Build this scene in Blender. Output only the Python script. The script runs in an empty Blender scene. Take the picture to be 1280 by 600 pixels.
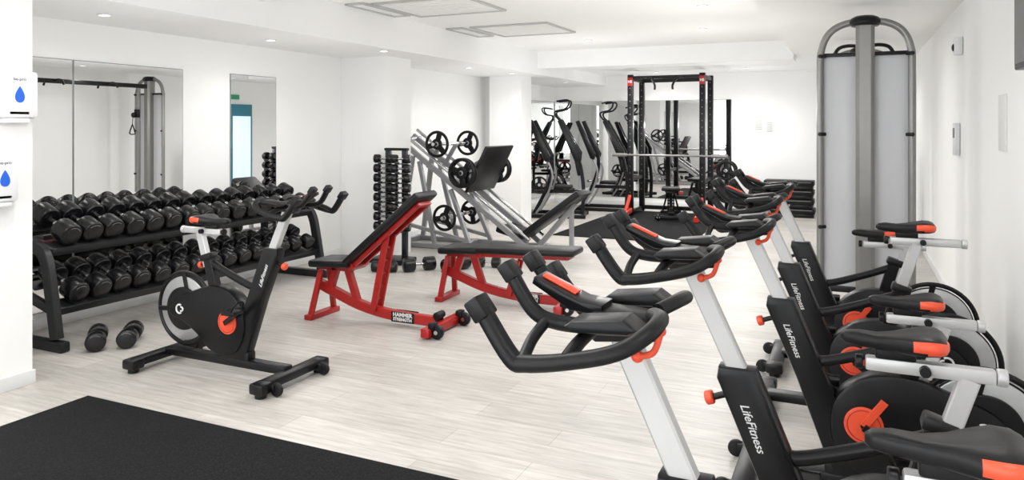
import bpy, bmesh, math, random
from mathutils import Vector, Matrix, Euler
random.seed(7)
SC=bpy.context.scene
COL=SC.collection
V=Vector

# ------------------------------------------------------------ materials
def pmat(name,col,rough=.5,metal=0.,var=.06,scale=18.,bump=0.,emit=0.,alpha=1.,coat=0.,spec=.5):
    m=bpy.data.materials.new(name); m.use_nodes=True
    nt=m.node_tree; N=nt.nodes; L=nt.links
    b=N['Principled BSDF']
    tc=N.new('ShaderNodeTexCoord'); no=N.new('ShaderNodeTexNoise')
    no.inputs['Scale'].default_value=scale; no.inputs['Detail'].default_value=4
    L.new(tc.outputs['Object'],no.inputs['Vector'])
    mx=N.new('ShaderNodeMix'); mx.data_type='RGBA'
    mx.inputs[6].default_value=(*[max(0,c*(1-var)) for c in col],1)
    mx.inputs[7].default_value=(*[min(1,c*(1+var)) for c in col],1)
    L.new(no.outputs['Fac'],mx.inputs[0]); L.new(mx.outputs[2],b.inputs['Base Color'])
    b.inputs['Roughness'].default_value=rough; b.inputs['Metallic'].default_value=metal
    b.inputs['Specular IOR Level'].default_value=spec
    if coat: b.inputs['Coat Weight'].default_value=coat
    if bump:
        bp=N.new('ShaderNodeBump'); bp.inputs['Strength'].default_value=bump; bp.inputs['Distance'].default_value=.002
        L.new(no.outputs['Fac'],bp.inputs['Height']); L.new(bp.outputs[0],b.inputs['Normal'])
    if emit:
        b.inputs['Emission Color'].default_value=(*col,1); b.inputs['Emission Strength'].default_value=emit
    if alpha<1: b.inputs['Alpha'].default_value=alpha
    return m
M={}
M['wall']=pmat('wall_paint',(.89,.89,.88),.7,var=.012,scale=3)
M['ceil']=pmat('ceiling_paint',(.91,.91,.905),.75,var=.01,scale=3)
M['trim']=pmat('trim_paint',(.78,.78,.78),.5,var=.01)
M['black']=pmat('satin_black_paint',(.005,.005,.006),.36,var=.2,spec=.28)
M['rubber']=pmat('black_rubber',(.005,.005,.006),.45,var=.3,scale=60,bump=.15,spec=.26)
M['dbr']=pmat('dumbbell_rubber',(.004,.004,.005),.27,var=.3,scale=60,bump=.05,spec=.42)
M['pad']=pmat('black_vinyl',(.006,.006,.007),.42,var=.25,scale=80,bump=.2,spec=.28)
M['plastic']=pmat('black_plastic',(.004,.004,.005),.33,var=.2,spec=.28)
M['dgrey']=pmat('charcoal_metal',(.020,.021,.023),.36,metal=.3,var=.1,spec=.4)
M['silver']=pmat('silver_paint',(.34,.34,.35),.33,metal=.5,var=.04)
M['lsilver']=pmat('light_silver_paint',(.52,.52,.52),.38,metal=.35,var=.03)
M['tower']=pmat('brushed_grey_metal',(.25,.245,.235),.36,metal=.5,var=.05)
M['chrome']=pmat('chrome',(.55,.55,.56),.15,metal=1,var=.02)
M['steel']=pmat('brushed_steel',(.55,.56,.57),.28,metal=.8,var=.08)
M['red']=pmat('red_powder_coat',(.36,.010,.008),.36,var=.08,coat=.15,spec=.4)
M['orange']=pmat('orange_red_plastic',(.74,.075,.025),.4,var=.05)
M['rred']=pmat('rack_orange_paint',(.60,.035,.015),.4,var=.05)
M['white']=pmat('white_plastic',(.76,.77,.78),.35,var=.01)
M['print']=pmat('white_print',(.70,.70,.70),.5,var=.01)
M['gprint']=pmat('grey_print',(.16,.16,.165),.5,var=.05)
M['blue']=pmat('blue_plastic',(.02,.12,.62),.3,var=.05)
M['dblue']=pmat('dark_slate_trim',(.012,.016,.022),.3,var=.05)
M['lblue']=pmat('teal_paint',(.02,.20,.27),.3,var=.05)
M['shroud']=pmat('frosted_shroud',(.62,.63,.66),.45,var=.02)
M['vent']=pmat('vent_grey',(.50,.50,.49),.6,var=.03)
M['ventw']=pmat('vent_white',(.86,.86,.85),.6,var=.02)
M['screen']=pmat('screen_glass',(.008,.008,.01),.12,var=.1)
M['paper']=pmat('paper',(.74,.74,.72),.7,var=.02)
M['green']=pmat('exit_green',(.02,.25,.12),.4,var=.03,emit=.15)
M['lamp']=pmat('lamp_diffuser',(1,.97,.93),.5,var=0,emit=10)
M['glow']=pmat('self_lit_glass',(.75,.9,1),.3,var=.02,emit=.5)  # door glass emits its own glow in place of brightness behind it
M['medge']=pmat('mirror_edge',(.25,.30,.28),.3,var=.02)
m=bpy.data.materials.new('mirror_glass'); m.use_nodes=True
b=m.node_tree.nodes['Principled BSDF']; b.inputs['Base Color'].default_value=(.82,.83,.825,1); b.inputs['Metallic'].default_value=1; b.inputs['Roughness'].default_value=.0
M['mirror']=m
def floor_mat():
    m=bpy.data.materials.new('whitewashed_planks'); m.use_nodes=True
    nt=m.node_tree;N=nt.nodes;L=nt.links;b=N['Principled BSDF']
    tc=N.new('ShaderNodeTexCoord')
    br=N.new('ShaderNodeTexBrick'); br.inputs['Scale'].default_value=1
    br.inputs['Brick Width'].default_value=1.3; br.inputs['Row Height'].default_value=.19
    br.inputs['Mortar Size'].default_value=.0018; br.offset=.37
    br.inputs['Color1'].default_value=(.635,.605,.57,1); br.inputs['Color2'].default_value=(.53,.505,.47,1)
    br.inputs['Mortar'].default_value=(.38,.36,.335,1); br.inputs['Mortar Smooth'].default_value=.3
    L.new(tc.outputs['Object'],br.inputs['Vector'])
    mp=N.new('ShaderNodeMapping'); mp.inputs['Scale'].default_value=(1.6,16,1); L.new(tc.outputs['Object'],mp.inputs[0])
    no=N.new('ShaderNodeTexNoise'); no.inputs['Scale'].default_value=2.2; no.inputs['Detail'].default_value=9; no.inputs['Roughness'].default_value=.65
    L.new(mp.outputs[0],no.inputs['Vector'])
    cr=N.new('ShaderNodeValToRGB'); cr.color_ramp.elements[0].position=.3; cr.color_ramp.elements[0].color=(.66,.65,.635,1)
    cr.color_ramp.elements[1].position=.66; cr.color_ramp.elements[1].color=(1.0,1.0,1.0,1)
    L.new(no.outputs['Fac'],cr.inputs[0])
    mx=N.new('ShaderNodeMix'); mx.data_type='RGBA'; mx.blend_type='MULTIPLY'; mx.inputs[0].default_value=1
    L.new(br.outputs['Color'],mx.inputs[6]); L.new(cr.outputs[0],mx.inputs[7]); L.new(mx.outputs[2],b.inputs['Base Color'])
    b.inputs['Roughness'].default_value=.38
    bp=N.new('ShaderNodeBump'); bp.inputs['Strength'].default_value=.15; bp.inputs['Distance'].default_value=.001
    L.new(no.outputs['Fac'],bp.inputs['Height']); L.new(bp.outputs[0],b.inputs['Normal'])
    return m
M['floor']=floor_mat()
def speck_mat():
    m=bpy.data.materials.new('speckled_rubber_mat'); m.use_nodes=True
    nt=m.node_tree;N=nt.nodes;L=nt.links;b=N['Principled BSDF']
    tc=N.new('ShaderNodeTexCoord'); no=N.new('ShaderNodeTexNoise'); no.inputs['Scale'].default_value=140; no.inputs['Detail'].default_value=3
    L.new(tc.outputs['Object'],no.inputs['Vector'])
    cr=N.new('ShaderNodeValToRGB'); cr.color_ramp.elements[0].position=.45; cr.color_ramp.elements[0].color=(.004,.004,.005,1)
    cr.color_ramp.elements[1].position=.75; cr.color_ramp.elements[1].color=(.022,.022,.023,1)
    L.new(no.outputs['Fac'],cr.inputs[0]); L.new(cr.outputs[0],b.inputs['Base Color'])
    b.inputs['Roughness'].default_value=.85; b.inputs['Specular IOR Level'].default_value=.15
    return m
M['mat']=speck_mat()

# ------------------------------------------------------------ mesh builder
def catmull(p,n=6,closed=False):
    p=[V(q) for q in p]; out=[]; k=len(p)
    rng=range(k) if closed else range(k-1)
    for i in rng:
        if closed: a,b,c,d=p[(i-1)%k],p[i],p[(i+1)%k],p[(i+2)%k]
        else: a,b,c,d=p[max(i-1,0)],p[i],p[i+1],p[min(i+2,k-1)]
        for j in range(n):
            t=j/n
            out.append(.5*((2*b)+(c-a)*t+(2*a-5*b+4*c-d)*t*t+(3*b-3*c+d-a)*t**3))
    if not closed: out.append(p[-1])
    return out
class MB:
    def __init__(s): s.bm=bmesh.new()
    def _add(s,tb,m,flat=False):
        for f in tb.faces: f.material_index=m; f.smooth=not flat
        me=bpy.data.meshes.new('tmp'); tb.to_mesh(me); s.bm.from_mesh(me); bpy.data.meshes.remove(me); tb.free()
    def box(s,c,sz,rot=(0,0,0),b=.004,m=0):
        tb=bmesh.new(); bmesh.ops.create_cube(tb,size=1)
        bmesh.ops.scale(tb,vec=sz,verts=tb.verts)
        b=min(b,min(sz)*.45)
        if b>0: bmesh.ops.bevel(tb,geom=tb.edges[:],offset=b,segments=2,affect='EDGES',profile=.5)
        bmesh.ops.transform(tb,matrix=Matrix.Translation(c)@Euler(rot).to_matrix().to_4x4(),verts=tb.verts)
        s._add(tb,m); return s
    def bar(s,p1,p2,w,h,b=.004,m=0):
        return s.tube([p1,p2],0,m=m,box=(w,h),sm=False)
    def cyl(s,p1,p2,r,r2=None,m=0,seg=24,b=0.):
        p1=V(p1);p2=V(p2);d=p2-p1;L=d.length
        tb=bmesh.new(); bmesh.ops.create_cone(tb,cap_ends=True,segments=seg,radius1=r,radius2=r if r2 is None else r2,depth=L)
        if b>0:
            es=[e for e in tb.edges if any(len(f.verts)>4 for f in e.link_faces)]
            bmesh.ops.bevel(tb,geom=es,offset=b,segments=3,affect='EDGES',profile=.5)
        q=V((0,0,1)).rotation_difference(d.normalized())
        bmesh.ops.transform(tb,matrix=Matrix.Translation((p1+p2)/2)@q.to_matrix().to_4x4(),verts=tb.verts)
        s._add(tb,m); return s
    def sph(s,c,r,sc=(1,1,1),m=0,seg=20,rot=(0,0,0)):
        tb=bmesh.new(); bmesh.ops.create_uvsphere(tb,u_segments=seg,v_segments=seg//2+2,radius=r)
        bmesh.ops.scale(tb,vec=sc,verts=tb.verts)
        bmesh.ops.transform(tb,matrix=Matrix.Translation(c)@Euler(rot).to_matrix().to_4x4(),verts=tb.verts)
        s._add(tb,m); return s
    def loft(s,rings,m=0,closed=False,caps=True):
        tb=bmesh.new(); R=[[tb.verts.new(p) for p in r] for r in rings]; n=len(R[0])
        k=len(R)
        for i in range(k if closed else k-1):
            A=R[i];B=R[(i+1)%k]
            for j in range(n): tb.faces.new((A[j],A[(j+1)%n],B[(j+1)%n],B[j]))
        if caps and not closed:
            tb.faces.new(R[0][::-1]); tb.faces.new(R[-1])
        bmesh.ops.recalc_face_normals(tb,faces=tb.faces)
        s._add(tb,m); return s
    def tube(s,pts,r,m=0,seg=12,box=None,sm=True,sub=6,closed=False,ref=(0,1,0),ell=1.):
        rr=None
        if isinstance(r,(list,tuple)):
            rr=catmull([(q,0,0) for q in r],sub) if sm else [V((q,0,0)) for q in r]; rr=[q.x for q in rr]
        P=catmull(pts,sub,closed) if sm else [V(p) for p in pts]
        rings=[];n=None;k=len(P)
        for i in range(k):
            if closed: t=P[(i+1)%k]-P[i-1]
            else: t=P[min(i+1,k-1)]-P[max(i-1,0)]
            t.normalize()
            if n is None:
                n=V(ref); 
                if abs(n.dot(t))>.95: n=V((1,0,0))
            n=(n-t*n.dot(t)).normalized(); bn=t.cross(n)
            if box:
                w,h=box[0]/2,box[1]/2; c=min(w,h)*.25
                sec=[(w-c,h),(w,h-c),(w,-h+c),(w-c,-h),(-w+c,-h),(-w,-h+c),(-w,h-c),(-w+c,h)]
                if 0<i<k-1 and not sm:
                    a=(P[i]-P[i-1]).normalized(); cosv=max(.5,a.dot(t)); 
                else: cosv=1
                rings.append([P[i]+n*x+bn*(y/cosv) for x,y in sec])
            else:
                q=rr[i] if rr else r
                rings.append([P[i]+n*(q*ell*math.cos(2*math.pi*j/seg))+bn*(q*math.sin(2*math.pi*j/seg)) for j in range(seg)])
        return s.loft(rings,m,closed)
    def prof(s,pts,y0,y1,m=0,b=.006,smooth=0,axis='y'):
        P=[(q.x,q.y) for q in catmull([(a,c,0) for a,c in pts],smooth,True)] if smooth else pts
        def mk(a,c,y): return (a,y,c) if axis=='y' else ((y,a,c) if axis=='x' else (a,c,y))
        tb=bmesh.new(); A=[tb.verts.new(mk(a,c,y0)) for a,c in P]; B=[tb.verts.new(mk(a,c,y1)) for a,c in P]; n=len(P)
        tb.faces.new(A); tb.faces.new(B[::-1])
        for j in range(n): tb.faces.new((A[j],B[j],B[(j+1)%n],A[(j+1)%n]))
        bmesh.ops.recalc_face_normals(tb,faces=tb.faces)
        if b>0:
            es=[e for e in tb.edges if any(len(f.verts)==n for f in e.link_faces)]
            bmesh.ops.bevel(tb,geom=es,offset=b,segments=2,affect='EDGES',profile=.5)
        s._add(tb,m); return s
    def torus(s,c,R,r,axis='y',m=0,seg=40,ms=10,a0=0,a1=360):
        full=(a1-a0)>=360; n=seg; pts=[]
        for i in range(n if full else n+1):
            a=math.radians(a0+(a1-a0)*i/n); x,y=R*math.cos(a),R*math.sin(a)
            p={'y':(x,0,y),'x':(0,x,y),'z':(x,y,0)}[axis]; pts.append(V(c)+V(p))
        return s.tube(pts,r,m=m,seg=ms,sm=False,closed=full,ref={'y':(0,1,0),'x':(1,0,0),'z':(0,0,1)}[axis])
    def mesh(s,name,mats,ang=35):
        me=bpy.data.meshes.new(name); s.bm.to_mesh(me); s.bm.free()
        for q in mats: me.materials.append(M[q])
        me.set_sharp_from_angle(angle=math.radians(ang))
        return me
def root(name,label,cat,loc=(0,0,0),rz=0,group=None):
    o=bpy.data.objects.new(name,None); o.empty_display_size=.1; COL.objects.link(o)
    o.location=loc; o.rotation_euler=(0,0,rz); o['label']=label; o['category']=cat
    if group: o['group']=group
    return o
def part(name,par,mb,mats,label=None,ang=35):
    if isinstance(mats,str): mats=[mats]
    me=mb.mesh(name,mats,ang) if isinstance(mb,MB) else mb
    o=bpy.data.objects.new(name,me); COL.objects.link(o); o.parent=par
    if label: o['label']=label
    return o
def thing(name,mb,mats,label,cat,loc=(0,0,0),rot=(0,0,0),group=None):
    if isinstance(mats,str): mats=[mats]
    me=mb.mesh(name,mats) if isinstance(mb,MB) else mb
    o=bpy.data.objects.new(name,me); COL.objects.link(o); o.location=loc; o.rotation_euler=rot
    o['label']=label;o['category']=cat
    if group:o['group']=group
    return o
def struct(name,mb,mats):
    if isinstance(mats,str): mats=[mats]
    o=bpy.data.objects.new(name,mb.mesh(name,mats)); COL.objects.link(o); o['kind']='structure'; return o
def dup(o,loc=None,rz=None,par=None,label=None,rot=None):
    c=o.copy(); COL.objects.link(c)
    if par is not None: c.parent=par
    if loc is not None: c.location=loc
    if rz is not None: c.rotation_euler=(0,0,rz)
    if rot is not None: c.rotation_euler=rot
    if label: c['label']=label
    for ch in list(o.children): dup(ch,par=c)
    return c
def textmesh(body,size,ex=.0008,shear=0.,bold=0.):
    cu=bpy.data.curves.new('txt','FONT'); cu.body=body; cu.size=size; cu.extrude=ex; cu.shear=shear; cu.offset=bold
    cu.align_x='CENTER'; cu.align_y='CENTER'; cu.resolution_u=3
    o=bpy.data.objects.new('txt',cu); COL.objects.link(o)
    dg=bpy.context.evaluated_depsgraph_get(); dg.update()
    me=bpy.data.meshes.new_from_object(o.evaluated_get(dg)); bpy.data.objects.remove(o)
    return me
def text(name,par,body,size,pos,t,n,mat='print',shear=0.,bold=0.):
    me=textmesh(body,size,shear=shear,bold=bold); me.materials.clear(); me.materials.append(M[mat])
    o=bpy.data.objects.new(name,me); COL.objects.link(o); o.parent=par
    t=V(t).normalized(); n=V(n).normalized(); u=n.cross(t)
    mt=Matrix((t,u,n)).transposed().to_4x4(); mt.translation=V(pos); o.matrix_basis=mt
    return o

# ------------------------------------------------------------ camera
cam=bpy.data.cameras.new('camera'); co=bpy.data.objects.new('camera',cam); COL.objects.link(co); SC.camera=co
cam.sensor_width=36; cam.lens=36*921/1280; cam.shift_y=-140/1280; cam.clip_start=.05
co.location=(0,0,1.5); co.rotation_euler=(math.radians(90),0,math.radians(24.72))

# ------------------------------------------------------------ room
XL,XR,YF,YB=-5.5,.79,14.0,-2.6
H=2.68; XS=-4.4
struct('floor',MB().box(((XL+XR)/2,(YF+YB)/2,-.05),(XR-XL+.4,YF-YB+.4,.1),b=0),'floor')
struct('ceiling',MB().box(((XL+XR)/2,(YF+YB)/2,H+.05),(XR-XL+.4,YF-YB+.4,.1),b=0),'ceil')
struct('wall_left',MB().box((XL-.1,(YF+YB)/2,H/2),(.2,YF-YB+.4,H),b=0),'wall')
struct('wall_right',MB().box((XR+.1,(YF+YB)/2,H/2),(.2,YF-YB+.4,H),b=0),'wall')
struct('wall_far',MB().box(((XL+XR)/2,YF+.1,H/2),(XR-XL,.2,H),b=0),'wall')
wb=MB().box(((XL+XR)/2,YB-.1,.2),(XR-XL,.2,.4),b=0).box(((XL+XR)/2,YB-.1,H-.1),(XR-XL,.2,.2),b=0)
for x in (XL+.1,XL+2.2,XL+4.2,XR-.1): wb.box((x,YB-.1,H/2),(.2,.2,H),b=0)
struct('wall_back',wb,'wall')
struct('trim_1',MB().box(((XL+XS)/2,(YF+YB)/2,2.505),(XS-XL,YF-YB,.35),b=0),'ceil')
struct('trim_2',MB().box(((-.70+XR)/2,(YF+YB)/2,2.585),(XR+.70,YF-YB,.20),b=0),'ceil')
cw=-.70-XS; cxm=(XS-.70)/2
struct('trim_3',MB().box((cxm,10.75,2.55),(cw,.5,.26),b=0),'ceil')
struct('trim_4',MB().box((cxm,12.5,2.6),(cw,3.0,.16),b=0),'ceil')
struct('trim_5',MB().box((cxm,4.4,2.61),(cw,.5,.14),b=0),'ceil')
struct('wall_pillar_1',MB().box(((XL-4.38)/2,1.5,H/2),(-4.38-XL,2.52,H),b=0),'wall')
struct('wall_pillar_2',MB().box(((XL-4.85)/2,7.35,H/2),(-4.85-XL,.5,H),b=0),'wall')
struct('wall_pillar_3',MB().box(((-5.28-4.72)/2,10.8,H/2),(.56,.4,H),b=0),'wall')
struct('baseboard_left',MB().box((XL+.008,(2.76+YF)/2,.04),(.016,YF-2.76,.08),b=.002),'trim')
struct('baseboard_right',MB().box((XR-.008,(YF+YB)/2,.04),(.016,YF-YB,.08),b=.002),'trim')
struct('baseboard_far',MB().box(((XL+XR)/2,YF-.008,.04),(XR-XL,.016,.08),b=.002),'trim')
struct('baseboard_pillar',MB().box((-4.372,1.5,.04),(.016,2.54,.08),b=.002),'trim')
def mirror(x0,x1,y0,y1,z0,z1,lab):
    r=root('wall_mirror',lab,'mirror',((x0+x1)/2,(y0+y1)/2,z0),group='frameless wall mirrors')
    sx,sy=x1-x0,y1-y0; hz=z1-z0
    if sx<.01:
        part('glass',r,MB().box((.004,0,hz/2),(.006,sy-.012,hz-.012),b=0),'mirror'); part('polished_edge',r,MB().box((0,0,hz/2),(.008,sy,hz),b=0),'medge')
    else:
        part('glass',r,MB().box((0,-.004,hz/2),(sx-.012,.006,hz-.012),b=0),'mirror'); part('polished_edge',r,MB().box((0,0,hz/2),(sx,.008,hz),b=0),'medge')
xm=XL+.005
for a,b_ in ((2.78,3.77),(3.775,4.81),(5.37,6.0)): mirror(xm,xm,a,b_,.12,2.03,'frameless rectangular mirror panel on the wall behind the dumbbell rack')
for a,b_ in ((11.1,12.5),(12.505,13.98)): mirror(xm,xm,a,b_,.15,2.03,'frameless mirror panel on the side wall behind the machines')
for a,b_ in ((-5.48,-3.75),(-3.745,-2.0)): mirror(a,b_,YF-.005,YF-.005,.15,2.03,'frameless mirror panel on the end wall behind the power rack')
d=MB().box((XR-.02,11.78,1.0),(.04,.60,2.0),m=0).box((XR-.045,11.78,.95),(.012,.50,1.6),m=1)
struct('door_1',d,['lblue','glow'])
ex=MB().box((XR-.03,11.6,2.15),(.04,.22,.10),m=0); thing('exit_sign',ex,'green','small green exit sign above the teal door','sign')

DL=[(-4.95,3.64,2.33),(-4.95,5.34,2.33),(-4.55,6.6,2.33),(-4.75,8.9,2.33),(-4.65,10.1,2.33),(-4.7,12.5,2.33),(-4.9,1.0,2.33),
    (-1.3,7.2,H),(-2.4,5.3,H),(-1.6,6.0,H),(-1.6,2.2,H),(-3.3,2.2,H),(-3.2,9.4,H),(-1.6,8.9,H),(-1.6,11.2,2.52),(-3.2,11.8,2.52),(-1.6,13.0,2.52),(-3.2,13.2,2.52),
    (.2,3.6,2.485),(.0,7.7,2.485),(.0,10.8,2.485),(.2,.9,2.485),(-1.8,0,H),(-3.6,.3,H)]
for i,(x,y,z) in enumerate(DL):
    mb=MB().torus((0,0,-.004),.045,.008,'z',m=0,seg=24,ms=8).cyl((0,0,-.006),(0,0,.0),.04,m=1)
    o=thing('recessed_downlight',mb,['white','lamp'],'round recessed white ceiling spotlight, lit','light',loc=(x,y,z),group='recessed ceiling spotlights')
    sof=x<XS; side=x>-.7
    li=bpy.data.lights.new('downlight_lamp','SPOT'); li.energy=15 if sof else (28 if side else 62); li.spot_size=math.radians(165); li.spot_blend=1; li.shadow_soft_size=.12; li.color=(1,.985,.965)
    if abs(x+4.55)<.01: li.energy=6
    lo=bpy.data.objects.new('lamp',li); COL.objects.link(lo); lo.parent=o; lo.location=(0,0,-.14)
    if not side:
        li=bpy.data.lights.new('added_fill_light','POINT'); li.energy=8 if sof else 12; li.shadow_soft_size=0; li.color=(1,.99,.98)  # unseen fill light added below the downlight to brighten the ceiling; no fixture there
        if abs(x+4.55)<.01: li.energy=3
        lo=bpy.data.objects.new('added_fill',li); COL.objects.link(lo); lo.parent=o; lo.location=(.5 if sof else 0,0,-.95)
def vent(x,y,sx,sy,nm,lab):
    r=root(nm,lab,'vent',(x,y,H))
    mb=MB()
    for a in (-1,1):
        mb.box((a*sx/2,0,-.01),(.03,sy+.03,.02),m=0); mb.box((0,a*sy/2,-.01),(sx,.03,.02),m=0)
    part('frame',r,mb,'vent')
    mb=MB(); n=int(sy/.10)
    mb.box((0,0,-.003),(sx,sy,.004),m=1)
    for i in range(n):
        mb.box((0,-sy/2+(i+.5)*sy/n,-.008),(sx-.04,sy/n-.02,.004),b=0,m=0)
    part('grille',r,mb,['ventw','vent'])
vent(-3.62,6.2,.98,.85,'ceiling_vent','square white air conditioning cassette grille in the ceiling')
vent(-3.55,8.05,.95,.9,'ceiling_vent','square white air conditioning cassette grille in the ceiling')
vent(-4.24,8.0,.20,.8,'ceiling_vent','narrow slotted air grille beside the cassette')
vent(-4.26,6.1,.18,.8,'ceiling_vent','narrow slotted air grille beside the cassette')

thing('floor_mat',MB().box((-2.6,1.32,.006),(2.52,2.84,.012),b=.003),'mat','large black speckled rubber floor mat on the pale wooden floor','mat')
thing('floor_mat',MB().box((-2.85,11.3,.006),(1.9,3.4,.012),b=.003),'mat','black rubber floor mat under the power rack','mat')

# ------------------------------------------------------------ exercise bike
def build_bike():
    r=root('exercise_bike','black indoor cycling bike with silver posts and orange accents','exercise bike',group='indoor cycling bikes')
    for x,lab in ((-.50,0),(.52,1)):
        mb=MB().box((x,0,.062),(.085,.46,.05),b=.012,m=0)
        for s in (-1,1):
            mb.box((x,s*.245,.055),(.1,.09,.062),b=.014,m=0)
            mb.cyl((x,s*.245,0),(x,s*.245,.03),.032,m=0,b=.004)
            if lab:
                mb.cyl((x+.075,s*.20-.012,.042),(x+.075,s*.20+.012,.042),.038,m=1,b=.006)
                mb.box((x+.045,s*.20,.055),(.05,.045,.03),m=0)
        part('stabilizer',r,mb,['black','rubber'])
    part('base_beam',r,MB().box((0.01,0,.08),(.98,.075,.05),b=.01).box((.1,0,.12),(.24,.07,.07),b=.015),'black')
    fw=V((-.335,0,.36))
    mb=MB().cyl(fw-V((0,.012,0)),fw+V((0,.012,0)),.200,m=1,seg=64,b=.003)
    mb.torus(fw,.200,.006,'y',m=0,seg=64).cyl(fw-V((0,.03,0)),fw+V((0,.03,0)),.135,m=0,seg=48,b=.006)
    part('flywheel',r,mb,['plastic','steel'],label='steel flywheel with a black hub cover')
    part('wheel_guard',r,MB().torus(fw,.224,.013,'y',m=0,seg=56,ms=12).bar(fw+V((-.22,0,-.02)),fw+V((-.10,0,-.01)),.04,.03).bar(fw+V((0,0,.22)),fw+V((.03,0,.10)),.04,.03),'plastic')
    mb=MB().prof([(-.43,.36),(-.36,.435),(-.22,.49),(-.08,.53),(.05,.52),(.15,.455),(.195,.36),(.19,.24),(.13,.145),(.02,.115),(-.09,.14),(-.19,.22),(-.32,.29),(-.41,.31)],-.05,.05,b=.016,smooth=4)
    part('drive_cover',r,mb,'plastic')
    for s in (-1,1):
        mb=MB().torus((-.33,s*.052,.365),.027,.0055,'y',a0=60,a1=300,seg=16,ms=6)
        mb.torus((-.314,s*.052,.365),.013,.005,'y',a0=-120,a1=110,seg=12,ms=6)
        part('emblem',r,mb,'print',label='white round swirl emblem')
    mb=MB().prof([(.05,.10),(.19,.10),(.245,.25),(.325,.47),(.445,.755),(.44,.79),(.335,.79),(.28,.66),(.19,.44),(.11,.25)],-.036,.036,b=.012)
    part('front_pillar',r,mb,'plastic')
    d=V((.125,0,.33))
    for s in (-1,1):
        t=d if s<0 else -d
        text('lettering',r,'LifeFitness',.034,(.342,s*.0375,.625),t,(0,s,0),shear=.35,bold=.0002)
    part('handlebar_post',r,MB().bar((.36,0,.72),(.515,0,1.055),.04,.055),'lsilver',label='silver rectangular post')
    part('seat_tube',r,MB().bar((-.075,0,.49),(-.135,0,.70),.05,.065).box((-.137,0,.70),(.09,.065,.04),rot=(0,-.3,0),b=.008),'black')
    part('brace',r,MB().tube([(-.115,0,.665),(.05,0,.60),(.22,0,.545),(.31,0,.55)],.022),'black')
    part('seat_post',r,MB().bar((-.12,0,.64),(-.185,0,.845),.038,.05),'lsilver')
    part('seat_slider',r,MB().box((-.16,0,.858),(.31,.038,.038),b=.008,m=0).cyl((-.315,0,.858),(-.34,0,.858),.023,m=0,b=.004).cyl((.0,0,.858),(.02,0,.858),.020,m=1,b=.004).cyl((-.15,-.04,.858),(-.15,.04,.858),.014,m=1),['lsilver','black'])
    rings=[]
    prof=[(.115,.012,.925,.010),(.10,.024,.925,.018),(.06,.030,.925,.023),(.0,.036,.923,.025),(-.05,.055,.925,.028),(-.10,.088,.930,.031),(-.14,.105,.934,.033),(-.175,.102,.935,.031),(-.195,.085,.934,.025),(-.205,.05,.932,.016)]
    for x,w,z,hh in prof:
        rg=[]; x=-.205+(x+.205)*.82
        for j in range(24):
            a=2*math.pi*j/24; c,s_=math.cos(a),math.sin(a)
            yy=w*.92*math.copysign(abs(c)**.8,c); zz=hh*math.copysign(abs(s_)**.8,s_)
            if s_>0: zz-=.010*(1-abs(c))*(1 if x<-.03 else .3)
            rg.append((x,yy,z+zz))
        rings.append(rg)
    mb=MB().loft(rings)
    for f in mb.bm.faces:
        c=f.calc_center_median()
        if c.x<-.10 and .918<c.z<.951 and abs(c.y)>.03: f.material_index=1
    mb.box((-.08,0,.895),(.10,.04,.04),b=.006)
    part('saddle',r,mb,['pad','orange'],label='black padded saddle with orange rear panels',ang=60)
    mb=MB()
    for s in (-1,1):
        mb.tube([(.445,s*.02,1.105),(.415,s*.09,1.115),(.42,s*.165,1.105),(.47,s*.205,1.075),(.56,s*.215,1.05),(.645,s*.215,1.035),(.680,s*.213,1.043),(.745,s*.205,1.125)],[.015,.015,.016,.016,.016,.017,.018,.018],m=0,seg=14,ell=1.15)
        mb.box((.750,s*.205,1.130),(.046,.054,.034),rot=(0,-.92,0),b=.005)
        mb.tube([(.49,s*.035,1.075),(.56,s*.07,1.080),(.64,s*.082,1.085),(.69,s*.080,1.105),(.745,s*.068,1.175)],[.015,.016,.016,.016,.016],m=0,seg=14,ell=1.1)
        mb.box((.749,s*.067,1.180),(.042,.046,.030),rot=(0,-.92,0),b=.005)
        mb.tube([(.555,s*.07,1.078),(.56,s*.15,1.070),(.565,s*.215,1.052)],.014,m=0,ref=(1,0,0))
        mb.tube([(.655,s*.082,1.088),(.66,s*.15,1.065),(.655,s*.213,1.038)],.012,m=0,ref=(1,0,0))
    mb.box((.50,0,1.088),(.15,.09,.035),rot=(0,-.05,0),b=.012,m=0)
    part('handlebar',r,mb,['rubber'])
    for s in (-1,1):
        part('forearm_pad',r,MB().prof([(.44,1.105),(.46,1.095),(.575,1.088),(.59,1.10),(.575,1.112),(.47,1.125)],s*.125-.04,s*.125+.04,b=.008),'pad')
    mb=MB().prof([(.43,1.10),(.44,1.05),(.57,1.035),(.60,1.055),(.58,1.09)],-.03,.03,b=.008)
    part('handlebar_clamp',r,mb,'plastic')
    part('console',r,MB().prof([(.55,1.095),(.62,1.10),(.71,1.150),(.705,1.165),(.60,1.122),(.55,1.117)],-.04,.04,b=.004,m=0).box((.655,0,1.148),(.085,.030,.006),rot=(0,-.40,0),b=.002,m=1),['plastic','orange'],label='black console with orange panel')
    part('adjustment_lever',r,MB().tube([(.475,.035,1.02),(.44,.045,1.035),(.425,.045,1.075)],.007).sph((.424,.045,1.08),.011).sph((.475,.035,1.02),.013),'orange',label='orange lever')
    part('adjustment_knob',r,MB().cyl((.425,0,.70),(.462,0,.686),.010,m=1).cyl((.458,0,.688),(.482,0,.680),.021,m=0,b=.006),['orange','black'],label='round orange-red knob')
    part('adjustment_knob',r,MB().cyl((-.155,0,.655),(-.195,0,.645),.010,m=1).cyl((-.19,0,.646),(-.213,0,.64),.021,m=0,b=.006),['orange','black'],label='round orange-red knob')
    ck=V((.075,0,.325))
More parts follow.
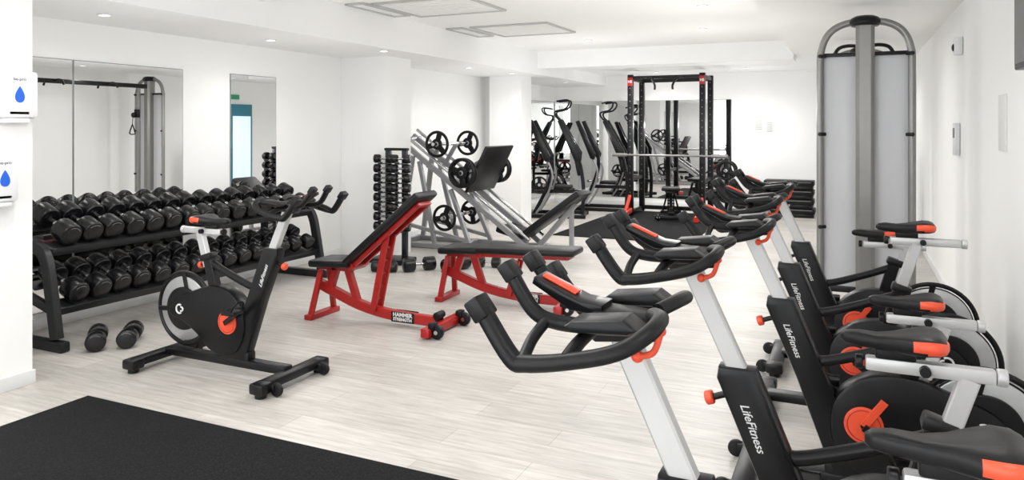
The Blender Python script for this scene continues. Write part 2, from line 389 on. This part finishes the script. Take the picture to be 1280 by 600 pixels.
    for s in (-1,1):
        mb=MB().cyl(ck+V((0,s*.049,0)),ck+V((0,s*.061,0)),.072,m=0,seg=40,b=.004).cyl(ck+V((0,s*.057,0)),ck+V((0,s*.068,0)),.012,m=1)
        mb.torus(ck+V((0,s*.061,0)),.060,.002,'y',m=2,seg=32,ms=6)
        if s>0:
            a=math.radians(125); mb.bar(ck+V((0,s*.066,0)),ck+V((math.cos(a)*.13,s*.066,math.sin(a)*.13)),.010,.030,m=0)
        part('crank_disc',r,mb,['orange','black','red'],label='round orange disc at the crank axle')
        a=math.radians(215 if s>0 else 35); e=ck+V((math.cos(a)*.17,s*.082,math.sin(a)*.17))
        mb=MB().bar(ck+V((0,s*.078,0)),e,.014,.028).cyl(e-V((0,.012,0)),e+V((0,.012,0)),.017)
        part('crank_arm',r,mb,'black')
        pc=e+V((0,s*.07,0))
        mb=MB().cyl(e,pc,.008,m=1).box(pc,(.10,.08,.022),b=.006,m=0).box(pc+V((0,-.035,0)),(.10,.012,.03),m=0).box(pc+V((0,.035,0)),(.10,.012,.03),m=0)
        mb.tube([pc+V((.03,-.04,.01)),pc+V((.05,-.035,.05)),pc+V((.055,0,.065)),pc+V((.05,.035,.05)),pc+V((.03,.04,.01))],.006,m=0,ref=(1,0,0),seg=8)
        part('pedal',r,mb,['plastic','chrome'])
    return r
bike=build_bike()
rowlab='black indoor cycling bike with orange knobs, parked in a row'
def seatshift(r,dz,dx=0,hz=0):
    for c in r.children:
        n=c.name.split('.')[0]
        if n in('seat_slider','saddle'): c.location=(dx,0,dz)
        if n=='seat_post': c.location=(-.02,0,dz)
        if n in ('handlebar','handlebar_clamp','console','adjustment_lever','handlebar_post','forearm_pad'): c.location=(hz*.45,0,hz)
for (x,y,dz,dx,hz,rz) in ((.08,1.52,.0,.0,.01,0),(.08,2.28,-.01,.05,.03,.0),(.12,3.28,-.11,-.0,.0,0),(.09,4.15,.08,-.08,.02,0),(.10,4.95,-.06,.04,.03,0)):
    b2=dup(bike,loc=(x,y,0),rz=math.pi+rz,label=rowlab); seatshift(b2,dz,dx,hz)
bike.location=(-3.50,3.38,0); seatshift(bike,0,-.02,-.035)
bike['label']='black indoor cycling bike with orange crank, standing apart from the row'

# ------------------------------------------------------------ dumbbells
def build_db():
    r=root('dumbbell','black rubber round-head dumbbell on the two-tier rack','dumbbell',group='round dumbbells')
    part('handle',r,MB().cyl((-.09,0,0),(.09,0,0),.016,m=0).sph((0,0,0),.019,(2.6,1,1),m=0),'chrome')
    for s in (-1,1):
        mb=MB().cyl((s*.06,0,0),(s*.190,0,0),.08,m=0,seg=32,b=.016).cyl((s*.185,0,0),(s*.193,0,0),.048,m=0,seg=28,b=.003).cyl((s*.05,0,0),(s*.065,0,0),.035,m=0)
        mb.torus((s*.1900,0,0),.058,.0022,'x',m=1,seg=12,ms=6,a0=50,a1=130)
        part('head',r,mb,['dbr','gprint'])
    return r
db=build_db()
tilt=math.radians(24)
first=True; ND=15
T1=(-5.10,.825); T2=(-5.02,.43)
for (cx,cz,n,sc0,sc1) in ((*T1,ND,1.0,.92),(*T2,ND,.97,.84)):
    for i in range(n):
        y=3.38+i*(2.42/(n-1)); s=sc0+(sc1-sc0)*i/(n-1)
        loc=(cx+random.uniform(-.012,.012),y,cz-.08*(1-s))
        if first: q=db; first=False
        else: q=dup(db)
        q.location=loc; q.rotation_euler=(random.uniform(-.5,.5),tilt,random.uniform(-.03,.03)); q.scale=(min(s,1),s,s)
for (x,y,rz) in ((-4.70,3.40,2.45),(-4.56,3.55,2.30)):
    dup(db,loc=(x,y,.08*.8),rot=(0,0,rz),label='black rubber round-head dumbbell lying on the floor by the rack').scale=(.8,.8,.8)
rk=root('dumbbell_rack','charcoal metal two-tier dumbbell rack standing against the mirrored wall','rack')
for y in (3.22,5.94):
    mb=MB().tube([(-5.40,y,.77),(-5.15,y,.705),(-5.02,y,.67),(-4.955,y,.59),(-4.91,y,.40),(-4.85,y,.08)],0,box=(.055,.085),sub=5)
    mb.bar((-5.38,y,.03),(-5.38,y,.79),.05,.07)
    part('side_frame',rk,mb,'dgrey')
    mb=MB().box((-5.10,y,.035),(.68,.07,.07),b=.012).bar((-5.36,y,.40),(-4.90,y,.27),.045,.06)
    part('foot',rk,mb,'dgrey')
dd=V((math.cos(tilt),0,-math.sin(tilt))); nn=V((math.sin(tilt),0,math.cos(tilt)))
for (cx,cz,rr) in ((*T1,.081),(*T2,.080)):
    for s in (-1,1):
        c=V((cx,4.58,cz))-nn*(rr+.012)+dd*(s*.13)
        mb=MB().box(c,(.10,2.66,.014),rot=(0,tilt,0),b=.003)
        if s>0: mb.box(c+dd*.075-nn*.008,(.016,2.66,.055),rot=(0,tilt,0),b=.003)
        part('shelf_rail',rk,mb,'dgrey')

def small_db():
    mb=MB().cyl((-.06,0,0),(.06,0,0),.012,m=1)
    for s in (-1,1): mb.cyl((s*.04,0,0),(s*.108,0,0),.049,m=0,seg=20,b=.009).cyl((s*.10,0,0),(s*.11,0,0),.026,m=2)
    return mb.mesh('dumbbell',['dbr','chrome','gprint'])
sdm=small_db()
def db_tower(x,y,rows=8):
    r=root('dumbbell_stand','tall narrow black stand holding pairs of small dumbbells','rack',(x,y,0))
    part('base',r,MB().box((0,0,.03),(.46,.30,.05),b=.01),'black')
    for a in (-.11,.11): part('post',r,MB().box((a,.09,.64),(.06,.05,1.22),b=.006),'dblue',label='dark slate upright')
    part('top_cap',r,MB().box((0,.09,1.26),(.30,.06,.03),b=.006),'black')
    for i in range(rows):
        z=.40+i*.108
        for a in (-1,1): part('cradle',r,MB().box((a*.112,.0,z-.055),(.06,.15,.010),b=.002).box((a*.112,-.07,z-.045),(.06,.010,.025),b=.002),'dblue')
        for cx in (-.115,.115):
            thing('dumbbell',sdm,[],'small black dumbbell resting on the tall stand','dumbbell',(x+cx,y,z),rot=(0,0,.25),group='small dumbbells on the stand')
db_tower(-4.66,6.92)
db_tower(.35,10.4)
for (x,y,rz,s) in ((-4.12,6.62,.9,.9),(-3.78,6.80,1.3,.9),(-4.42,6.42,.3,.7),(-3.55,7.10,.2,.7)):
    dup(db,loc=(x,y,.08*s),rot=(0,0,rz),label='black rubber dumbbell lying on the floor by the tall stand').scale=(s,s,s)

# ------------------------------------------------------------ benches
def bench(loc,ang,lab,rz=0,frame='red',label=True):
    r=root('weight_bench',lab,'bench',loc,rz,group='adjustable weight benches')
    mb=MB().box((-.58,0,.02),(.07,.36,.04),b=.006)
    for s in (-1,1): mb.bar((-.58,s*.14,.03),(-.55,s*.05,.38),.03,.045)
    mb.tube([(-.62,0,.26),(-.45,0,.20),(-.20,0,.12),(.10,0,.075),(.50,0,.065)],0,box=(.06,.075))
    mb.bar((-.50,0,.22),(-.44,0,.39),.05,.06)
    part('base_frame',r,mb,frame)
    mb=MB().box((-.43,0,.395),(.30,.05,.045),b=.006).bar((-.33,0,.40),(-.22,0,.10),.045,.06)
    part('seat_support',r,mb,frame)
    mb=MB().box((-.42,0,.445),(.38,.30,.06),rot=(0,-.06,0),b=.022)
    part('seat_pad',r,mb,'pad')
    c,s_=math.cos(ang),math.sin(ang); p=V((-.25,0,.415)); u=V((c,0,s_)); n=V((-s_,0,c))
    mid=p+u*.44+n*.045
    part('back_pad',r,MB().box(mid,(.88,.30,.055),rot=(0,-ang,0),b=.022),'pad')
    mb=MB()
    for s in (-1,1): mb.bar(p+u*-.02+V((0,s*.07,0))+n*.0,p+u*.78+V((0,s*.07,0)),.03,.035)
    mb.box(p+u*.80,(.035,.17,.035),rot=(0,-ang,0))
    mb.box(p+u*.02,(.05,.20,.05),rot=(0,-ang,0))
    part('back_support',r,mb,frame)
    q=p+u*.45; mb=MB()
    if s_<.2: lad=[(.02,.08),(.10,.38)]
    else: lad=[(-.06,.10),(q.x-.03,q.z-.02)]
    for s in (-1,1): mb.bar((lad[0][0],s*.045,lad[0][1]),(lad[1][0],s*.045,lad[1][1]),.022,.05)
    for k in range(5):
        f=.15+k*.17; mb.cyl((lad[0][0]+(lad[1][0]-lad[0][0])*f,-.06,lad[0][1]+(lad[1][1]-lad[0][1])*f),(lad[0][0]+(lad[1][0]-lad[0][0])*f,.06,lad[0][1]+(lad[1][1]-lad[0][1])*f),.01,m=0)
    part('adjustment_ladder',r,mb,frame)
    part('front_foot',r,MB().box((.53,0,.045),(.07,.52,.065),b=.008),frame)
    for s in (-1,1):
        mb=MB().cyl((.60,s*.20-.02,.05),(.60,s*.20+.02,.05),.05,m=0,b=.008).cyl((.60,s*.20-.024,.05),(.60,s*.20+.024,.05),.015,m=1).box((.565,s*.20,.09),(.05,.07,.05),m=0,b=.01)
        part('wheel',r,mb,['rubber','chrome'])
    part('lift_handle',r,MB().cyl((.50,-.05,.115),(.50,.05,.115),.028,m=0,b=.006).cyl((.50,-.028,.07),(.50,-.028,.12),.018,m=0).cyl((.50,.028,.07),(.50,.028,.12),.018,m=0),'rubber')
    if label:
        for s in (-1,1):
            y=s*.033
            part('name_plate',r,MB().box((.20,y,.072),(.20,.004,.078),b=.001),'plastic',label='black maker plate with white lettering')
            t=(1,0,0) if s<0 else (-1,0,0)
            text('lettering',r,'HAMMER',.042,(.20,s*.036,.089),t,(0,s,0),bold=.0015)
            text('lettering',r,'STRENGTH',.033,(.20,s*.036,.055),t,(0,s,0),bold=.0012)
    return r
bench((-3.27,4.73,0),math.radians(40),'adjustable weight bench, red frame, black pads, backrest raised steeply')
bench((-2.66,5.70,0),math.radians(1.5),'adjustable weight bench, red frame, black pads, backrest laid flat',rz=.04)
bench((-2.75,12.35,.012),math.radians(3),'flat weight bench with black pads inside the power rack',rz=-1.35,frame='black',label=False)

def plate_mesh(R=.18,name='weight_plate'):
    mb=MB().torus((0,0,0),R-.018,.02,'y',m=0,seg=40)
    mb.cyl((0,-.013,0),(0,.013,0),R*.42,m=0,seg=32,b=.004).cyl((0,-.02,0),(0,.02,0),.03,m=1)
    for k in range(3):
        a=math.radians(90+k*120); mb.box((math.cos(a)*R*.6,0,math.sin(a)*R*.6),(R*.55,.022,R*.42),rot=(0,-a,0),b=.006,m=0)
    return mb.mesh(name,['rubber','steel'])
plm=plate_mesh()
def plate(loc,lab='round black three-spoke weight plate on the leg press',rot=(0,0,0),s=1):
    o=thing('weight_plate',plm,[],lab,'weight plate',loc,rot,group='black weight plates'); o.scale=(s,s,s); return o

# ------------------------------------------------------------ leg press
ly=8.2
lp=root('leg_press_machine','silver-framed angled leg press machine with black footplate and seat','leg press',(0,ly,0))
A=V((-5.33,0,1.40)); B=V((-3.50,0,.10)); rd=(B-A).normalized(); rn=V((-rd.z,0,rd.x)); 
if rn.z<0: rn=-rn
ra=math.atan2(-rd.z,rd.x)
for s in (-1,1):
    part('guide_rail',lp,MB().bar(A+V((0,s*.22,0)),B+V((0,s*.22,0)),.05,.065),'silver')
    part('slide_rod',lp,MB().cyl(A+V((0,s*.22,0))+rn*.095,B+V((0,s*.22,0))+rn*.095,.020),'chrome')
mb=MB()
for s in (-1,1):
    mb.bar((-5.22,s*.28,.03),(-5.05,s*.24,1.15),.05,.06).bar((-4.70,s*.28,.05),(-4.95,s*.24,1.08),.045,.055)
    mb.bar((-5.30,s*.28,.035),(-3.40,s*.28,.035),.06,.06).bar((-4.20,s*.28,.05),(-4.50,s*.24,.74),.045,.055)
    mb.bar((-5.18,s*.27,.30),(-4.25,s*.27,.12),.04,.045)
for x,z in ((-5.26,.035),(-4.4,.035),(-3.42,.035),(-5.28,1.36)): mb.bar((x,-.30,z),(x,.30,z),.06,.06)
part('frame',lp,mb,'silver')
P0=A+(B-A)*.50
mb=MB()
mb.box(P0+rn*.10,(.34,.46,.06),rot=(0,ra,0),b=.008)
for s in (-1,1):
    mb.bar(P0+rn*.10+V((0,s*.16,0))-rd*.12,P0+rn*.45+V((0,s*.16,0))+rd*0.04,.045,.05)
    mb.bar(P0+rn*.10+V((0,s*.16,0))+rd*.1,P0+rn*.3+V((0,s*.16,0))+rd*0.04,.045,.05)
part('carriage',lp,mb,'silver')
fc=P0+rn*.40+rd*.13
part('footplate',lp,MB().box(fc,(.035,.76,.62),rot=(0,ra-.15,0),b=.008),'black',label='large black footplate')
ax=P0+rn*.28+rd*.03
part('weight_horn',lp,MB().cyl(ax+V((0,-.50,0)),ax+V((0,.62,0)),.022),'chrome')
ax2=V((-4.66,0,1.30))
part('weight_horn',lp,MB().cyl(ax2+V((0,-.40,0)),ax2+V((0,.56,0)),.022,m=0).bar((-4.85,.2,1.0),(-4.66,.2,1.3),.045,.05,m=1).bar((-4.85,-.2,1.0),(-4.66,-.2,1.3),.045,.05,m=1),['chrome','silver'])
ax3=V((-4.52,0,.40))
part('weight_horn',lp,MB().cyl(ax3+V((0,-.42,0)),ax3+V((0,.42,0)),.022),'chrome')
part('seat_pad',lp,MB().box((-3.72,0,.24),(.36,.44,.08),rot=(0,.25,0),b=.025),'pad')
part('back_pad',lp,MB().box((-3.22,0,.47),(.95,.44,.08),rot=(0,-.64,0),b=.025),'pad')
part('seat_frame',lp,MB().bar((-3.60,0,.05),(-3.60,0,.2),.06,.08).bar((-3.44,0,.05),(-2.95,0,.60),.06,.06).bar((-3.0,0,.55),(-3.0,0,.0),.05,.05).box((-3.0,0,.02),(.06,.4,.04)),'silver')
for yy in (-.40,-.46,.52,.58): plate((ax.x,ly+yy,ax.z),rot=(0,random.random(),0))
for yy in (-.30,.50): plate((ax2.x,ly+yy,ax2.z),s=.92,rot=(0,random.random(),0))
for yy in (-.36,.36): plate((ax3.x,ly+yy,ax3.z),rot=(0,random.random(),0),s=.9)

# ------------------------------------------------------------ lever machine
def lever_machine(loc,rz,lab):
    r=root('lever_press_machine',lab,'weight machine',loc,rz,group='lever press machines')
    mb=MB()
    for s in (-1,1): mb.box((.0,s*.33,.03),(1.0,.06,.06),b=.006)
    for x in (-.45,.45): mb.box((x,0,.03),(.06,.66,.06),b=.006)
    mb.tube([(.42,0,.05),(.44,0,.45),(.40,0,.80),(.34,0,1.0)],0,box=(.05,.06))
    mb.tube([(-.40,0,.05),(-.22,0,.40),(-.10,0,.75),(-.10,0,1.0)],0,box=(.05,.06))
    mb.bar((-.20,0,.42),(.42,0,.42),.05,.06)
    part('frame',r,mb,'black')
    part('seat_pad',r,MB().box((.10,0,.50),(.30,.28,.06),b=.025),'pad')
    part('back_pad',r,MB().box((.33,0,.92),(.06,.24,.46),rot=(0,-.2,0),b=.02),'pad')
    for s in (-1,1):
        y=s*.24
        part('lever_arm',r,MB().prof([(-.47,1.62),(-.40,1.64),(-.09,1.02),(-.12,.92),(-.19,.94)],y-.022,y+.022,b=.010),'black')
        part('lever_arm',r,MB().tube([(-.15,y,.96),(-.06,y,.70),(-.16,y,.35),(-.34,y,.06)],.018,seg=8),'silver',label='curved silver strut')
        y=s*.12
        part('lever_arm',r,MB().prof([(.01,1.62),(.08,1.65),(.41,1.08),(.39,.92),(.30,.94)],y-.022,y+.022,b=.010),'black')
        part('handle',r,MB().tube([(.06,y,1.62),(-.02,y,1.70),(-.02,y+s*.03,1.78),(.14,y+s*.05,1.82),(.21,y+s*.06,1.91),(.18,y+s*.06,1.97),(.0,y+s*.05,1.95)],.016,m=0,seg=8),'rubber')
        part('weight_horn',r,MB().cyl((-.18,s*.27,.55),(-.18,s*.47,.55),.022),'chrome')
    return r
lever_machine((-4.55,11.75,0),.25,'black plate-loaded lever press machine with curved handles beside the mirror')
lever_machine((-4.15,13.05,0),.1,'black plate-loaded lever press machine with curved handles near the end wall')
for s in (-1,1):
    plate((-4.72,11.72+s*.38,.55),'round black weight plate on the lever press machine',s=.8,rot=(0,0,.25))

# ------------------------------------------------------------ power rack
pr=root('power_rack','tall black power rack with red feet before the mirrored wall','power rack',(-2.80,12.2,.012))
for x in (-.60,.60):
    for y in (0,.75):
        mb=MB().box((x,y,1.2),(.09,.08,2.38),b=.005,m=0)
        for k in range(18): mb.cyl((x,y-.0405,.4+k*.11),(x,y-.0395,.4+k*.11),.009,m=1,seg=10)
        part('upright',pr,mb,['black','gprint'])
    part('crossmember',pr,MB().box((x,.375,2.33),(.06,.70,.07)),'black')
    part('crossmember',pr,MB().box((x,.375,.06),(.06,.70,.07)),'black')
    part('foot',pr,MB().bar((x,-.55,.05),(x,-.03,.10),.08,.08).bar((x,-.35,.07),(x,-.04,.34),.05,.05),'rred',label='red angled foot')
    part('safety_arm',pr,MB().bar((x,-.02,.62),(x,.72,.62),.05,.06),'black')
    part('bar_hook',pr,MB().box((x,-.06,.95),(.05,.07,.10)).box((x,-.10,1.00),(.05,.02,.05)),'black')
    part('name_plate',pr,MB().box((x,-.043,2.27),(.09,.006,.14),b=.002),'red',label='red maker badge')
    text('lettering',pr,'HS',.06,(x,-.048,2.27),(1,0,0),(0,-1,0),bold=.002)
part('crossmember',pr,MB().bar((-.60,.75,2.33),(.60,.75,2.33),.06,.07),'black')
part('crossmember',pr,MB().bar((-.6,.75,.08),(.6,.75,.08),.06,.07),'black')
part('crossmember',pr,MB().bar((-.60,.0,2.34),(.60,.0,2.34),.05,.05),'black')
part('pull_up_bar',pr,MB().tube([(-.30,0,2.33),(-.22,-.12,2.31),(-.15,-.16,2.20),(-.15,-.16,2.12)],.018,ref=(1,0,0)).tube([(.30,0,2.33),(.22,-.12,2.31),(.15,-.16,2.20),(.15,-.16,2.12)],.018,ref=(1,0,0)).cyl((-.3,0,2.33),(.3,0,2.33),.02),'black')
mb=MB().cyl((-.95,0,0),(.95,0,0),.017,m=0).cyl((-.95,0,0),(-.70,0,0),.030,m=0).cyl((.70,0,0),(.95,0,0),.030,m=0)
thing('barbell',mb,'tower','long grey steel barbell resting on the power rack hooks','barbell',(-2.74,12.11,1.045))
pt=root('plate_tree','black upright plate storage tree with dark weight plates','rack',(-2.0,13.45,0))
part('post',pt,MB().box((0,0,.5),(.07,.07,1.0)).box((0,0,.03),(.5,.5,.05)),'black')
for z in (.35,.75):
    part('horn',pt,MB().cyl((0,-.25,z),(0,.25,z),.02),'chrome')
    for s in (-1,1): plate((-2.0,13.45+s*.12,z),'round black weight plate on the storage tree',s=.95)

for i in range(4):
    z=i*.155
    r=root('aerobic_step','black aerobic step platform in a stack near the end wall','step',(-.95+random.uniform(-.01,.01),13.35,z),group='stacked aerobic steps')
    part('platform',r,MB().box((0,0,.108),(.80,.38,.088),b=.02),'rubber')
    for s in (-1,1): part('leg',r,MB().box((s*.2,0,.035),(.36,.34,.07),b=.014),'plastic')
    part('rim',r,MB().box((0,-.192,.125),(.70,.006,.012),b=.002),'gprint')
for (x,z,w,h) in ((-1.52,1.55,.16,.24),(-1.34,1.53,.13,.2)):
    mb=MB().box((x,YF-.005,z),(w,.010,h),b=.001,m=0)
    for k in range(6): mb.box((x,YF-.011,z+h/2-.04-k*.03),(w*.7,.002,.006),b=0,m=1)
    thing('paper_notice',mb,['paper','gprint'],'white printed paper notice taped to the end wall','notice',group='paper notices')

# ------------------------------------------------------------ cable crossover
cx=root('cable_crossover_machine','tall grey cable crossover machine with frosted weight shrouds','cable machine',(.10,0,0))
for y0,f in ((6.5,1),(9.0,-1)):
    mb=MB().tube([(-.33,y0,.03),(-.33,y0,1.0),(-.33,y0,1.95),(-.32,y0,2.13),(-.265,y0,2.26),(-.16,y0,2.33),(0,y0,2.35),(.16,y0,2.33),(.265,y0,2.26),(.32,y0,2.13),(.33,y0,1.95),(.33,y0,1.0),(.33,y0,.03)],.028,seg=14)
    part('arched_frame',cx,mb,'tower')
    o=part('center_column',cx,MB().prof([(-.068,-.05),(-.04,-.08),(.04,-.08),(.068,-.05),(.068,.05),(.04,.07),(-.04,.07),(-.068,.05)],.03,2.34,axis='z',b=0),'tower')
    o.location=(0,y0,0)
    o=part('cap',cx,MB().tube([(0,0,2.31),(0,0,2.335),(0,0,2.37),(0,0,2.39)],[.10,.115,.105,.07],seg=28,ref=(1,0,0)),'plastic'); o.location=(0,y0,0)
    for s in (-1,1): part('shroud_panel',cx,MB().box((s*.19,y0+.03,1.15),(.255,.012,1.86),b=.004),'shroud',label='frosted light grey panel')
    part('crossbar',cx,MB().box((0,y0+.02,2.09),(.66,.04,.03)),'black')
    part('crossbar',cx,MB().box((0,y0+.03,.20),(.66,.04,.05)),'black')
    for s in (-1,1):
        for z in (.7,1.45,2.08): part('bolt',cx,MB().cyl((s*.33,y0-.045,z),(s*.33,y0-.03,z),.016,b=.003).cyl((s*.33,y0-.035,z),(s*.29,y0-.01,z),.014),'black')
    part('base_foot',cx,MB().box((0,y0,.025),(.74,.5,.05),b=.01),'tower')
    ys=y0+f*.22
    part('pulley_column',cx,MB().bar((0,ys,.05),(0,ys,2.2),.05,.05).bar((0,y0,2.2),(0,ys,2.2),.05,.05),'tower')
    part('pulley_carriage',cx,MB().box((0,ys+f*.03,1.75),(.08,.06,.14),b=.01).cyl((-.02,ys+f*.09,1.72),(.02,ys+f*.09,1.72),.045,b=.006),'black')
    mb=MB().tube([(0,ys+f*.11,1.70),(0,ys+f*.12,1.55)],.006,sm=False,seg=8)
    mb.tube([(0,ys+f*.12,1.56),(-.05,ys+f*.12,1.46),(-.06,ys+f*.12,1.40),(.06,ys+f*.12,1.40),(.05,ys+f*.12,1.46),(0,ys+f*.12,1.56)],.010,seg=8)
    part('hand_grip',cx,mb,'rubber')
part('top_beam',cx,MB().bar((0,6.5,2.22),(0,9.0,2.22),.07,.07),'black')
for y in (7.3,8.2):
    part('pull_up_handle',cx,MB().tube([(-.24,y,2.16),(-.20,y,2.22),(-.12,y,2.24),(0,y,2.23),(.12,y,2.24),(.20,y,2.22),(.24,y,2.16)],.016,seg=8),'rubber')

def dispenser(y,z,w,h,lab):
    r=root('soap_dispenser',lab,'dispenser',(-4.38,y,z))
    part('housing',r,MB().box((.055,0,0),(.11,w,h),b=.02).box((.06,0,-h/2-.012),(.08,w*.6,.03),b=.008),'white')
    mb=MB()
    pts=[]
    for k in range(24):
        a=2*math.pi*k/24; rr=.034
        yy=rr*math.sin(a)*(math.sin(a/2)**1.0); zz=rr*1.35*math.cos(a)
        pts.append((yy,zz))
    mb.prof(pts,.108,.114,axis='x',b=0)
    part('drop_window',r,mb,'blue',label='blue teardrop window')
    part('lever',r,MB().box((.085,0,-h/2+.03),(.05,w*.55,.03),b=.008),'white')
    text('lettering',r,'be-pro',.026,(.112,0,h*.32),(0,1,0),(1,0,0),mat='gprint')
dispenser(2.62,1.69,.22,.27,'white wall-mounted soap dispenser with blue teardrop window, upper')
dispenser(2.54,1.22,.16,.27,'white wall-mounted soap dispenser with blue teardrop window, lower one')

tv=root('television','black flat television mounted high on the white wall','television',(XR,3.80,2.05))
part('bezel',tv,MB().box((-.045,0,0),(.05,.95,.54),b=.008,m=0).box((-.02,0,0),(.04,.3,.3),m=0),'black')
part('screen',tv,MB().box((-.072,0,0),(.004,.90,.49),b=.001),'screen')
thing('paper_notice',MB().box((XR-.006,4.98,1.53),(.012,.20,.32),b=.001),'paper','blank white paper notice on the side wall','notice',group='paper notices')
t=root('wall_thermostat','small white wall control box on the side wall','thermostat',(XR,6.9,1.41))
part('housing',t,MB().box((-.02,0,0),(.035,.16,.26),b=.006),'white'); part('display',t,MB().box((-.039,0,.05),(.003,.1,.08),b=.001),'gprint')
t=root('security_sensor','small white sensor with black lens high on the side wall','sensor',(XR,6.7,2.14))
part('housing',t,MB().box((-.03,0,0),(.06,.10,.14),b=.015),'white'); part('lens',t,MB().sph((-.06,0,-.01),.03,(.5,1,1)),'plastic')

w=bpy.data.worlds.new('world'); SC.world=w; w.use_nodes=True
w.node_tree.nodes['Background'].inputs[0].default_value=(.95,.98,1,1); w.node_tree.nodes['Background'].inputs[1].default_value=5
SC.view_settings.view_transform='Standard'; SC.view_settings.exposure=0.0
